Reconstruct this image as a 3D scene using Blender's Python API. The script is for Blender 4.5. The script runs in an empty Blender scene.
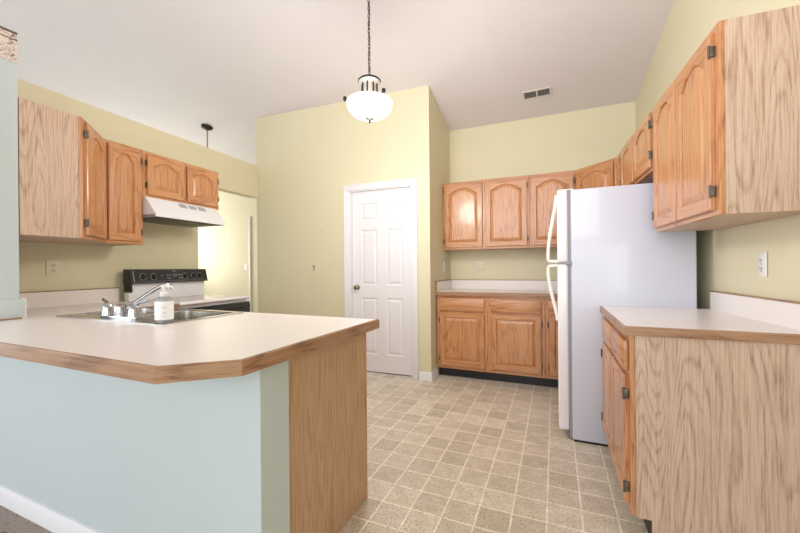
import bpy, bmesh, math, random
from mathutils import Vector, Matrix
random.seed(4)
C = bpy.context.scene
COL = C.collection
PI = math.pi
R = math.radians

# ------------------------------------------------------------------ camera
cd = bpy.data.cameras.new('camera'); cam = bpy.data.objects.new('camera', cd); COL.objects.link(cam)
cd.sensor_width = 36.0; cd.lens = 360.35 * 36.0 / 800.0
cam.location = (0, 0, 1.1715)
yaw = R(23.228)
cam.matrix_world = Matrix.Translation((0, 0, 1.1715)) @ Matrix.Rotation(yaw, 4, 'Z') @ Matrix.Rotation(PI/2, 4, 'X') @ Matrix.Rotation(R(-0.49), 4, 'Z')
cd.shift_y = (267.8 - 266.5) / 800.0
cd.clip_start = 0.02; cd.clip_end = 60
C.camera = cam
# ------------------------------------------------------------------ world, light, exposure
w = bpy.data.worlds.new('world'); C.world = w; w.use_nodes = True
bg = w.node_tree.nodes['Background']; bg.inputs[0].default_value = (0.93, 0.96, 1.0, 1); bg.inputs[1].default_value = 1.2

def area(name, loc, target, sx, sy, power, col):
    l = bpy.data.lights.new(name, 'AREA'); l.shape = 'RECTANGLE'; l.size = sx; l.size_y = sy; l.energy = power; l.color = col
    o = bpy.data.objects.new(name, l); COL.objects.link(o); o.location = loc
    o.rotation_euler = (Vector(target) - Vector(loc)).to_track_quat('-Z', 'Y').to_euler()
    return o
area('rear_fill', (-1.2, -3.4, 1.5), (-1.2, 4, 1.35), 3.6, 2.2, 36, (0.93, 0.97, 1.0))  # added fill lamp behind the camera, standing in for patio doors
area('living_room_window', (-5.5, -1.6, 1.6), (-1.0, 2.0, 1.3), 2.0, 1.6, 30, (0.86, 0.94, 1.0))
area('hall_ceiling_fill', (-6.6, 3.7, 1.5), (-4.0, 3.8, 3.1), 1.2, 1.6, 46, (1.0, 1.0, 0.97))  # added lamp aimed upward to brighten the hall ceiling, no window modelled
area('right_side_fill', (0.98, -1.7, 1.55), (-2.5, 0.8, 1.1), 1.6, 1.3, 22, (0.98, 0.99, 1.0))  # added lamp just inside the right wall, brightens faces turned towards it
area('ceiling_fill', (-0.5, 0.6, 2.35), (-0.5, 2.2, 3.4), 1.4, 1.4, 20, (1.0, 0.96, 0.97))  # added floating lamp, lights the ceiling for soft fill from above

vs = C.view_settings
vs.view_transform = 'Standard'; vs.look = 'None'; vs.gamma = 1.0; vs.use_curve_mapping = False
vs.exposure = 0.3

# ------------------------------------------------------------------ materials
def srgb(r, g, b):
    f = lambda c: (c/255/12.92) if c/255 <= .04045 else ((c/255+.055)/1.055)**2.4
    return (f(r), f(g), f(b), 1)

class NT:
    def __init__(s, name):
        s.m = bpy.data.materials.new(name); s.m.use_nodes = True
        s.t = s.m.node_tree; s.b = s.t.nodes['Principled BSDF']
    def n(s, kind, **kw):
        nd = s.t.nodes.new(kind)
        for k, v in kw.items(): setattr(nd, k, v)
        return nd
    def l(s, a, b): s.t.links.new(a, b)
    def coords(s, scale=(1, 1, 1), vary=True, loc=(0, 0, 0)):
        tc = s.n('ShaderNodeTexCoord'); mp = s.n('ShaderNodeMapping')
        mp.inputs['Scale'].default_value = scale; mp.inputs['Location'].default_value = loc
        if vary:
            oi = s.n('ShaderNodeObjectInfo'); mul = s.n('ShaderNodeMath', operation='MULTIPLY'); mul.inputs[1].default_value = 37.0
            s.l(oi.outputs['Random'], mul.inputs[0])
            add = s.n('ShaderNodeVectorMath', operation='ADD'); s.l(tc.outputs['Object'], add.inputs[0]); s.l(mul.outputs[0], add.inputs[1])
            s.l(add.outputs[0], mp.inputs['Vector'])
        else: s.l(tc.outputs['Object'], mp.inputs['Vector'])
        return mp.outputs['Vector']
    def noise(s, vec, scale, detail=4, rough=.55, dist=0):
        nd = s.n('ShaderNodeTexNoise'); nd.inputs['Scale'].default_value = scale; nd.inputs['Detail'].default_value = detail
        nd.inputs['Roughness'].default_value = rough; nd.inputs['Distortion'].default_value = dist
        s.l(vec, nd.inputs['Vector']); return nd.outputs['Fac']
    def ramp(s, fac, stops):
        r = s.n('ShaderNodeValToRGB'); e = r.color_ramp.elements
        while len(e) < len(stops): e.new(.5)
        for i, (p, c) in enumerate(stops): e[i].position = p; e[i].color = c
        s.l(fac, r.inputs['Fac']); return r.outputs['Color']
    def bump(s, h, strength, dist=.002):
        b = s.n('ShaderNodeBump'); b.inputs['Strength'].default_value = strength; b.inputs['Distance'].default_value = dist
        s.l(h, b.inputs['Height']); s.l(b.outputs['Normal'], s.b.inputs['Normal'])

def plain(name, col, rough=.5, metal=0.0, spec=.5, coat=0, var=.0, bump=0, bscale=200, emit=None, vs_=3):
    t = NT(name); b = t.b
    b.inputs['Roughness'].default_value = rough; b.inputs['Metallic'].default_value = metal
    b.inputs['Specular IOR Level'].default_value = spec; b.inputs['Coat Weight'].default_value = coat
    v = t.coords(vary=False)
    f = t.noise(v, vs_, 3)
    c2 = tuple(max(0, x*(1-var)) for x in col[:3]) + (1,)
    c3 = tuple(min(1, x*(1+var)) for x in col[:3]) + (1,)
    t.l(t.ramp(f, [(.3, c2), (.7, c3)]), b.inputs['Base Color'])
    if bump: t.bump(t.noise(v, bscale, 3), bump, .001)
    if emit: b.inputs['Emission Color'].default_value = emit[0]; b.inputs['Emission Strength'].default_value = emit[1]
    return t.m

def oak(name, c_dark, c_mid, c_light, axis='z', rough=.38, rings=22.0, ring_w=.55, coat=.15, scale=1.0, spec=.5, k=.13):
    t = NT(name)
    sc = {'z': (1, 1, k), 'x': (k, 1, 1), 'h': (k, k, 1.0)}[axis]
    v = t.coords(tuple(a*scale for a in sc))
    big = t.noise(v, 2.6, 2, .5, .25)
    mul = t.n('ShaderNodeMath', operation='MULTIPLY'); mul.inputs[1].default_value = rings; t.l(big, mul.inputs[0])
    fine = t.noise(v, 42, 3, .65)
    m3 = t.n('ShaderNodeMath', operation='MULTIPLY_ADD'); m3.inputs[1].default_value = 1.1; t.l(fine, m3.inputs[0]); t.l(mul.outputs[0], m3.inputs[2])
    fr = t.n('ShaderNodeMath', operation='FRACT'); t.l(m3.outputs[0], fr.inputs[0])
    grain = t.ramp(fr.outputs[0], [(0, (0, 0, 0, 1)), (.10, (.2, .2, .2, 1)), (.3, (.9, .9, .9, 1)), (.8, (1, 1, 1, 1)), (.96, (.45, .45, .45, 1)), (1, (0, 0, 0, 1))])
    kk = .035
    sc2 = {'z': (1, 1, kk), 'x': (kk, 1, 1), 'h': (kk, kk, 1.0)}[axis]
    v2 = t.coords(sc2)
    pores = t.noise(v2, 150, 4, .7)
    pr = t.ramp(pores, [(.36, (0, 0, 0, 1)), (.56, (1, 1, 1, 1))])
    mx = t.n('ShaderNodeMix', data_type='FLOAT'); mx.inputs['Factor'].default_value = 1 - ring_w
    t.l(grain, mx.inputs['A']); t.l(pr, mx.inputs['B'])
    col = t.ramp(mx.outputs['Result'], [(.05, c_dark), (.5, c_mid), (.95, c_light)])
    t.l(col, t.b.inputs['Base Color'])
    t.b.inputs['Roughness'].default_value = rough; t.b.inputs['Coat Weight'].default_value = coat
    t.b.inputs['Coat Roughness'].default_value = .12; t.b.inputs['Specular IOR Level'].default_value = spec
    t.bump(mx.outputs['Result'], .05, .0004)
    return t.m

M = {}
OD, OM, OL = srgb(146, 90, 54), srgb(186, 128, 84), srgb(202, 148, 102)
M['oak'] = oak('oak_vertical', OD, OM, OL, 'z', rings=26, ring_w=.42, coat=.35, rough=.33)
M['oak_x'] = oak('oak_rail', OD, OM, OL, 'x', rings=16, ring_w=.5, coat=.35, rough=.33)
M['oak_edge'] = oak('oak_edge', srgb(110, 78, 56), srgb(150, 110, 80), srgb(170, 132, 102), 'h', rings=26, ring_w=.55)
M['laminate'] = oak('oak_pale_side', srgb(158, 126, 106), srgb(188, 157, 136), srgb(206, 180, 160), 'z', rough=.5, rings=56, k=.10, ring_w=.45, coat=.0)
M['panel'] = oak('oak_brown_side', srgb(156, 118, 88), srgb(184, 148, 116), srgb(198, 164, 132), 'z', rough=.5, k=.07, rings=30, ring_w=.45, coat=.0, scale=1.3)
M['shadow_gap'] = plain('cabinet_inside', srgb(120, 80, 50), .7)
M['toe'] = plain('black_vinyl_toe', srgb(34, 36, 42), .45, var=.1)
M['yellow'] = plain('pale_yellow_paint', srgb(219, 212, 181), .6, var=.012, bump=.15, bscale=260)
M['teal'] = plain('pale_teal_paint', srgb(192, 203, 204), .6, var=.012, bump=.15, bscale=260)
M['white_paint'] = plain('white_semigloss_paint', srgb(232, 230, 234), .35, var=.01)
M['ceiling'] = plain('ceiling_paint', srgb(218, 213, 215), .8, var=.01, bump=.8, bscale=45)
M['counter'] = plain('white_laminate_counter', srgb(236, 229, 226), .28, var=.012, vs_=2)
M['enamel'] = plain('white_enamel', srgb(234, 234, 238), .22, coat=.4, var=.005)
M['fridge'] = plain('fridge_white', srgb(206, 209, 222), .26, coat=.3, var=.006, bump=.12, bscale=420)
M['handle_white'] = plain('cream_plastic', srgb(238, 235, 226), .3)
M['grey_gasket'] = plain('grey_gasket', srgb(150, 152, 160), .6)
M['black_gloss'] = plain('black_glossy_panel', srgb(14, 14, 15), .3, coat=.0)
M['glass_top'] = plain('pale_ceramic_glass', srgb(196, 190, 184), .15)
M['black'] = plain('black_plastic', srgb(22, 22, 23), .45)
M['print'] = plain('pale_print', srgb(190, 190, 186), .5)
M['steel'] = plain('brushed_steel', srgb(190, 188, 184), .22, metal=1, var=.05, bump=.1)
M['chrome'] = plain('chrome', srgb(178, 180, 184), .12, metal=1)
M['nickel'] = plain('brushed_nickel', srgb(150, 142, 134), .32, metal=1)
M['fitter'] = plain('satin_silver_fitter', srgb(206, 200, 192), .4, metal=.4)
M['chain'] = plain('dark_bronze_chain', srgb(44, 38, 34), .5, metal=.5)
M['brass'] = plain('aged_metal_hinge', srgb(104, 97, 86), .4, metal=.7, var=.15)
M['knob_brass'] = plain('satin_brass_knob', srgb(176, 164, 134), .25, metal=1)
M['plate'] = plain('ivory_plate', srgb(222, 214, 192), .4)
M['plate_white'] = plain('white_plate', srgb(232, 230, 226), .4)
M['dark'] = plain('dark_slot', srgb(30, 26, 24), .7)
M['filter'] = plain('grey_mesh_filter', srgb(84, 78, 70), .45, metal=.6, var=.3, vs_=140)
M['vent'] = plain('vent_metal', srgb(214, 206, 198), .4)
M['vent_dark'] = plain('vent_dark', srgb(92, 84, 78), .7)
M['bowl'] = plain('lit_frosted_glass', srgb(250, 246, 236), .35, emit=(srgb(255, 250, 240), 2.4))
M['label'] = plain('white_label', srgb(240, 240, 240), .5)
M['label_print'] = plain('grey_label_print', srgb(176, 178, 180), .6)
M['wall_mark'] = plain('wall_mark', srgb(120, 108, 88), .7)
M['display'] = plain('clock_display', srgb(70, 84, 82), .2)

# clear bottle
t = NT('clear_plastic'); t.b.inputs['Base Color'].default_value = srgb(236, 240, 242); t.b.inputs['Transmission Weight'].default_value = .85
t.b.inputs['Roughness'].default_value = .06; t.b.inputs['IOR'].default_value = 1.3; M['clear'] = t.m

# vinyl floor
t = NT('vinyl_tile_floor')
v = t.coords(vary=False, loc=(.803+.152*20, -1.625+.152*30, 0))
br = t.n('ShaderNodeTexBrick'); br.offset = 0; br.squash = 1; br.inputs['Scale'].default_value = 1
br.inputs['Brick Width'].default_value = .152; br.inputs['Row Height'].default_value = .152
br.inputs['Mortar Size'].default_value = .0042; br.inputs['Mortar Smooth'].default_value = .1; br.inputs['Bias'].default_value = 0
br.inputs['Color1'].default_value = srgb(202, 192, 176); br.inputs['Color2'].default_value = srgb(226, 217, 202); br.inputs['Mortar'].default_value = srgb(250, 243, 230)
t.l(v, br.inputs['Vector'])
sp = t.noise(v, 95, 4, .75); spr = t.ramp(sp, [(.38, srgb(188, 178, 166)), (.47, (1, 1, 1, 1)), (.66, (1, 1, 1, 1))])
bl = t.noise(v, 14, 3, .6); blr = t.ramp(bl, [(.3, srgb(232, 228, 222)), (.7, (1, 1, 1, 1))])
m1 = t.n('ShaderNodeMix', data_type='RGBA', blend_type='MULTIPLY'); m1.inputs['Factor'].default_value = 1
t.l(br.outputs['Color'], m1.inputs['A']); t.l(spr, m1.inputs['B'])
m2 = t.n('ShaderNodeMix', data_type='RGBA', blend_type='MULTIPLY'); m2.inputs['Factor'].default_value = 1
t.l(m1.outputs['Result'], m2.inputs['A']); t.l(blr, m2.inputs['B'])
t.l(m2.outputs['Result'], t.b.inputs['Base Color']); t.b.inputs['Roughness'].default_value = .36
t.bump(sp, .12, .0006); M['floor'] = t.m

# carpet
t = NT('carpet'); v = t.coords(vary=False)
n1 = t.noise(v, 170, 3, .8); n2 = t.noise(v, 38, 3, .6)
c1 = t.ramp(n1, [(.3, srgb(126, 112, 104)), (.7, srgb(186, 172, 162))]); c2 = t.ramp(n2, [(.30, srgb(90, 80, 78)), (.40, (1, 1, 1, 1))])
m1 = t.n('ShaderNodeMix', data_type='RGBA', blend_type='MULTIPLY'); m1.inputs['Factor'].default_value = 1
t.l(c1, m1.inputs['A']); t.l(c2, m1.inputs['B']); t.l(m1.outputs['Result'], t.b.inputs['Base Color'])
t.b.inputs['Roughness'].default_value = .95; t.bump(n1, .9, .006); M['carpet'] = t.m

# wallpaper border: cream ground, garland of muted red, green and grey scrolls
t = NT('floral_wallpaper_border'); v = t.coords(vary=False)
n1 = t.noise(v, 42, 3, .6, 2.0); n2 = t.noise(v, 20, 2, .5, 1.5)
cr = t.ramp(n1, [(.33, srgb(112, 110, 104)), (.42, srgb(176, 166, 158)), (.5, srgb(222, 206, 196)), (.62, srgb(226, 212, 204)), (.66, srgb(96, 92, 90))])
rd = t.ramp(n2, [(.58, (1, 1, 1, 1)), (.66, srgb(182, 122, 130))])
m1 = t.n('ShaderNodeMix', data_type='RGBA', blend_type='MULTIPLY'); m1.inputs['Factor'].default_value = 1
t.l(cr, m1.inputs['A']); t.l(rd, m1.inputs['B']); t.l(m1.outputs['Result'], t.b.inputs['Base Color']); t.b.inputs['Roughness'].default_value = .6
M['border'] = t.m

# ------------------------------------------------------------------ mesh building
class MB:
    def __init__(s): s.bm = bmesh.new()
    def box(s, x0, x1, y0, y1, z0, z1, bev=0, seg=2, mi=0):
        if x0 > x1: x0, x1 = x1, x0
        if y0 > y1: y0, y1 = y1, y0
        if z0 > z1: z0, z1 = z1, z0
        b = bmesh.new(); r = bmesh.ops.create_cube(b, size=1)
        for v in b.verts: v.co = Vector(((x0+x1)/2 + v.co.x*(x1-x0), (y0+y1)/2 + v.co.y*(y1-y0), (z0+z1)/2 + v.co.z*(z1-z0)))
        if bev: bmesh.ops.bevel(b, geom=list(b.edges), offset=min(bev, .49*min(x1-x0, y1-y0, z1-z0)), segments=seg, affect='EDGES', profile=.5)
        return s.add(b, mi)
    def add(s, b, mi=0, mat=None):
        if mat is not None: bmesh.ops.transform(b, matrix=mat, verts=b.verts)
        me = bpy.data.meshes.new('tmp'); b.to_mesh(me); b.free()
        n = len(s.bm.faces); s.bm.from_mesh(me); bpy.data.meshes.remove(me)
        s.bm.faces.ensure_lookup_table()
        for f in s.bm.faces[n:]: f.material_index = mi
        return s
    def prism(s, poly, z0, z1, mi=0, bev=0):
        b = bmesh.new()
        lo = [b.verts.new((x, y, z0)) for x, y in poly]; hi = [b.verts.new((x, y, z1)) for x, y in poly]
        b.faces.new(lo[::-1]); b.faces.new(hi); n = len(poly)
        for i in range(n): b.faces.new((lo[i], lo[(i+1) % n], hi[(i+1) % n], hi[i]))
        bmesh.ops.recalc_face_normals(b, faces=b.faces)
        if bev: bmesh.ops.bevel(b, geom=list(b.edges), offset=bev, segments=2, affect='EDGES')
        return s.add(b, mi)
    def extrude(s, prof, a, b_, axis='x', mi=0):
        # prof in the two other axes, extruded along axis from a to b_
        b = bmesh.new()
        def mk(p, q):
            if axis == 'x': return (q, p[0], p[1])
            if axis == 'y': return (p[0], q, p[1])
            return (p[0], p[1], q)
        lo = [b.verts.new(mk(p, a)) for p in prof]; hi = [b.verts.new(mk(p, b_)) for p in prof]; n = len(prof)
        b.faces.new(lo); b.faces.new(hi[::-1])
        for i in range(n): b.faces.new((lo[i], hi[i], hi[(i+1) % n], lo[(i+1) % n]))
        bmesh.ops.recalc_face_normals(b, faces=b.faces)
        return s.add(b, mi)
    def lathe(s, prof, c=(0, 0, 0), seg=32, axis='z', mi=0):
        b = bmesh.new(); rings = []
        for r, z in prof:
            if r < 1e-6: rings.append([b.verts.new((0, 0, z))])
            else: rings.append([b.verts.new((r*math.cos(2*PI*i/seg), r*math.sin(2*PI*i/seg), z)) for i in range(seg)])
        for p, q in zip(rings, rings[1:]):
            for i in range(seg):
                j = (i+1) % seg
                if len(p) == 1 and len(q) > 1: b.faces.new((p[0], q[i], q[j]))
                elif len(q) == 1 and len(p) > 1: b.faces.new((p[i], p[j], q[0]))
                elif len(p) > 1: b.faces.new((p[i], p[j], q[j], q[i]))
        if len(rings[0]) > 1: b.faces.new(rings[0][::-1])
        if len(rings[-1]) > 1: b.faces.new(rings[-1])
        bmesh.ops.recalc_face_normals(b, faces=b.faces)
        m = Matrix.Identity(4)
        if axis == 'x': m = Matrix.Rotation(PI/2, 4, 'Y')
        elif axis == '-x': m = Matrix.Rotation(-PI/2, 4, 'Y')
        elif axis == '-y': m = Matrix.Rotation(PI/2, 4, 'X')
        elif axis == 'y': m = Matrix.Rotation(-PI/2, 4, 'X')
        elif isinstance(axis, Vector): m = axis.to_track_quat('Z', 'Y').to_matrix().to_4x4()
        return s.add(b, mi, Matrix.Translation(c) @ m)
    def tube(s, pts, r, seg=12, mi=0, closed=False):
        pts = [Vector(p) for p in pts]; n = len(pts); b = bmesh.new(); rings = []
        rs = r if isinstance(r, (list, tuple)) else [r]*n
        up = Vector((0, 0, 1))
        for i, p in enumerate(pts):
            if closed: d = (pts[(i+1) % n]-pts[i-1])
            else: d = pts[min(i+1, n-1)]-pts[max(i-1, 0)]
            d.normalize()
            a = up - d*up.dot(d)
            if a.length < .05: a = Vector((1, 0, 0)) - d*d.x
            a.normalize(); up = a; c = d.cross(a)
            rings.append([b.verts.new(p + (a*math.cos(2*PI*k/seg)+c*math.sin(2*PI*k/seg))*rs[i]) for k in range(seg)])
        for i in range(n if closed else n-1):
            p, q = rings[i], rings[(i+1) % n]
            for k in range(seg): b.faces.new((p[k], p[(k+1) % seg], q[(k+1) % seg], q[k]))
        if not closed: b.faces.new(rings[0][::-1]); b.faces.new(rings[-1])
        bmesh.ops.recalc_face_normals(b, faces=b.faces)
        return s.add(b, mi)
    def build(s, name, mats, parent=None, smooth=True, loc=None):
        me = bpy.data.meshes.new(name); s.bm.to_mesh(me); s.bm.free()
        if not isinstance(mats, (list, tuple)): mats = [mats]
        for m in mats: me.materials.append(M[m])
        if smooth:
            for p in me.polygons: p.use_smooth = True
            me.set_sharp_from_angle(angle=R(34))
        o = bpy.data.objects.new(name, me); COL.objects.link(o)
        if parent: o.parent = parent
        if loc: o.location = loc
        return o

def thing(name, label, cat, loc=(0, 0, 0), rot=0, group=None):
    o = bpy.data.objects.new(name, None); COL.objects.link(o); o.location = loc; o.rotation_euler = (0, 0, rot)
    o.empty_display_size = .1
    o['label'] = label; o['category'] = cat
    if group: o['group'] = group
    return o
def tag(o, label, cat, group=None):
    o['label'] = label; o['category'] = cat
    if group: o['group'] = group
    return o
def struct(o, label=None, cat=None):
    o['kind'] = 'structure'
    if label: o['label'] = label
    if cat: o['category'] = cat
    return o

# ------------------------------------------------------------------ key planes
def zc(y): return 2.85 + .26*(4.33 - y)                # sloped ceiling height
WL = lambda y: -3.30 - .052*(y - 1.0)                  # left kitchen wall x
WR = lambda y: .77 + .054*(4.33 - y)                   # right wall x
TOP = 2.47                                             # top of the part-height walls
RIDGE = .2

# ------------------------------------------------------------------ structure
b = MB(); b.prism([(-.87, -4.5), (3.0, -4.5), (3.0, 5.2), (-7.2, 5.2), (-7.2, 1.0), (-.87, 1.0)], -.08, 0)
struct(b.build('floor', 'floor', smooth=False), 'beige small-square tile vinyl kitchen floor with cream joints', 'floor')
b = MB(); b.prism([(-7.2, -4.5), (-.87, -4.5), (-.87, 1.0), (-7.2, 1.0)], -.08, .006)
struct(b.build('floor_carpet', 'carpet', smooth=False), 'grey brown flecked carpet beyond the teal half wall', 'carpet')

# ceiling: slab sloping down towards the back wall, level ridge behind the camera
b = MB(); zr = zc(RIDGE)
b.extrude([(-4.5, zr), (RIDGE, zr), (5.2, zc(5.2)), (5.2, zc(5.2)+.1), (RIDGE, zr+.1), (-4.5, zr+.1)], -7.2, 3.0, 'x')
struct(b.build('ceiling', 'ceiling', smooth=False), 'off white textured vaulted ceiling', 'ceiling')

def wall_poly(name, pts, th, mat, label):
    """vertical wall: pts = [(x,y,z)...] face outline, thickness vector th"""
    bm = bmesh.new(); lo = [bm.verts.new(p) for p in pts]; hi = [bm.verts.new((p[0]+th[0], p[1]+th[1], p[2])) for p in pts]
    n = len(pts); bm.faces.new(lo); bm.faces.new(hi[::-1])
    for i in range(n): bm.faces.new((lo[i], hi[i], hi[(i+1) % n], lo[(i+1) % n]))
    bmesh.ops.recalc_face_normals(bm, faces=bm.faces)
    bmesh.ops.triangulate(bm, faces=[f for f in bm.faces if len(f.verts) > 4])
    m = MB(); m.add(bm); return struct(m.build(name, mat, smooth=False), label, 'wall')

# left kitchen wall, part height, opening with header at its far end
E1, E2 = 2.60, 3.47
pts = [(WL(.885), .885, 0), (WL(E1), E1, 0), (WL(E1), E1, 2.07), (WL(E2), E2, 2.07), (WL(E2), E2, TOP), (WL(.885), .885, TOP)]
wall_poly('wall_left', pts, (-.115, -.006), 'yellow', 'pale yellow part-height wall behind the range, with a doorway at its far end')
# pantry block
PL = (WL(E2)-.02, 3.47); PR = (-1.18, 3.54)
def pl(x): return PL[1] + (PR[1]-PL[1])*(x-PL[0])/(PR[0]-PL[0])
DX0, DX1, DZ = -2.125, -1.375, 2.045
pts = [(PL[0], pl(PL[0]), 0), (DX0, pl(DX0), 0), (DX0, pl(DX0), DZ), (DX1, pl(DX1), DZ), (DX1, pl(DX1), 0), (PR[0], PR[1], 0),
       (PR[0], PR[1], zc(PR[1])), (PL[0], pl(PL[0]), zc(pl(PL[0])))]
wall_poly('wall_pantry', pts, (0, .115), 'yellow', 'pale yellow full-height pantry wall around the white door')
b = MB(); bm = bmesh.new()
y0, y1 = PR[1]+.115, 4.33
wall_poly('wall_pantry_side', [(PR[0], y0, 0), (PR[0], y1, 0), (PR[0], y1, zc(y1)), (PR[0], y0, zc(y0))], (-.115, 0), 'yellow', 'narrow pale yellow side of the pantry beside the back cabinets')
wall_poly('wall_pantry_hall', [(PL[0], 3.59, 0), (PL[0], 4.7, 0), (PL[0], 4.7, zc(4.7)), (PL[0], 3.59, zc(3.59))], (.115, 0), 'yellow', 'hall side of the pantry')
wall_poly('wall_back', [(-1.30, 4.33, 0), (1.0, 4.33, 0), (1.0, 4.33, zc(4.33)), (-1.30, 4.33, zc(4.33))], (0, .12), 'yellow', 'pale yellow back wall above and below the back cabinets')
wall_poly('wall_right', [(WR(4.33), 4.33, 0), (WR(-4.4), -4.4, 0), (WR(-4.4), -4.4, zr), (WR(RIDGE), RIDGE, zr), (WR(4.33), 4.33, zc(4.33))], (.13, 0), 'yellow', 'pale yellow right wall behind the white refrigerator')
wall_poly('wall_hall', [(-7.2, 4.7, 0), (PL[0]+.115, 4.7, 0), (PL[0]+.115, 4.7, zc(4.7)), (-7.2, 4.7, zc(4.7))], (0, .12), 'yellow', 'pale hall wall seen through the doorway')
wall_poly('wall_far_left', [(-7.2, .9, 0), (-7.2, 4.8, 0), (-7.2, 4.8, zc(4.8)), (-7.2, .9, zc(.9))], (-.1, 0), 'yellow', 'side wall of the room beyond the hall')
# stub wall and half wall in teal
b = MB(); b.box(-7.2, -2.68, .875, .985, 0, TOP); struct(b.build('wall_near', 'teal', smooth=False), 'pale teal wall end with floral border at the left edge', 'wall')
b = MB(); b.box(-2.68, -.862, .875, 1.008, 0, .868); struct(b.build('wall_peninsula', 'teal', smooth=False), 'pale teal half wall carrying the peninsula countertop', 'wall')
b = MB(); b.box(-2.68, -2.660, .875, 1.005, .918, 1.02, .003); struct(b.build('trim_1', 'teal'), 'small painted block at the foot of the wall end', 'trim')
b = MB(); b.box(-2.66, -2.648, .86, .985, .9145, .922, .001); struct(b.build('trim_2', 'oak_edge'), 'thin oak strip at the foot of the wall end', 'trim')
# wallpaper border wrapped round the wall end
b = MB(); b.box(-2.68, -2.677, .8745, .985, 2.30, TOP); b.box(-7.0, -2.677, .872, .875, 2.30, TOP)
o = struct(b.build('trim_3', 'border', smooth=False), 'floral wallpaper border at the top of the teal wall end', 'wallpaper border')
b = MB(); b.box(-2.6768, -2.6758, .872, .985, TOP-.016, TOP-.004); b.box(-2.6768, -2.6758, .872, .985, TOP-.05, TOP-.044); b.build('border_stripe', 'vent_dark', o, smooth=False)

def base_run(name, p, q, nrm, label, h=.09, th=.014):
    p, q, nrm = Vector(p), Vector(q), Vector(nrm).normalized()
    bm = bmesh.new(); prof = [(0, 0), (th, 0), (th, h*.78), (th*.55, h*.9), (th*.4, h), (0, h)]
    lo = [bm.verts.new((p.x+nrm.x*a, p.y+nrm.y*a, z)) for a, z in prof]; hi = [bm.verts.new((q.x+nrm.x*a, q.y+nrm.y*a, z)) for a, z in prof]
    n = len(prof); bm.faces.new(lo); bm.faces.new(hi[::-1])
    for i in range(n): bm.faces.new((lo[i], hi[i], hi[(i+1) % n], lo[(i+1) % n]))
    bmesh.ops.recalc_face_normals(bm, faces=bm.faces)
    m = MB(); m.add(bm); return struct(m.build(name, 'white_paint'), label, 'baseboard')
base_run('baseboard_peninsula', (-7.2, .875, 0), (-.862, .875, 0), (0, -1, 0), 'white baseboard along the teal half wall')
base_run('baseboard_pantry', (-1.305, pl(-1.305), 0), (-1.166, pl(-1.166), 0), (0, -1, 0), 'short white baseboard right of the pantry door')
base_run('baseboard_pantry_left', (PL[0], pl(PL[0]), 0), (-2.195, pl(-2.195), 0), (0, -1, 0), 'white baseboard left of the pantry door')
base_run('baseboard_pantry_side', (PR[0], 3.53, 0), (PR[0], 3.76, 0), (1, 0, 0), 'white baseboard around the pantry corner')

# ------------------------------------------------------------------ panelled doors
def outline(x0, x1, z0, z1, a, N=24):
    """bottom, right, top(arched by a), left -- 4 lists joined"""
    pts = []
    for i in range(N): pts.append((x0+(x1-x0)*i/N, z0))
    for i in range(2): pts.append((x1, z0+(z1-a-z0)*i/2))
    for i in range(N):
        tt = 1-2*i/N; xx = x0+(x1-x0)*(tt+1)/2
        q = min(1, abs(tt)/.9)
        sh = (1-q*q)**1.12 if a else 0
        pts.append((xx, z1-a+a*sh))
    for i in range(2): pts.append((x0, z1-a-(z1-a-z0)*i/2))
    return pts
def sec(i, N=24): return 1 if (i < N or (N+2 <= i < 2*N+2)) else 0

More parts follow.
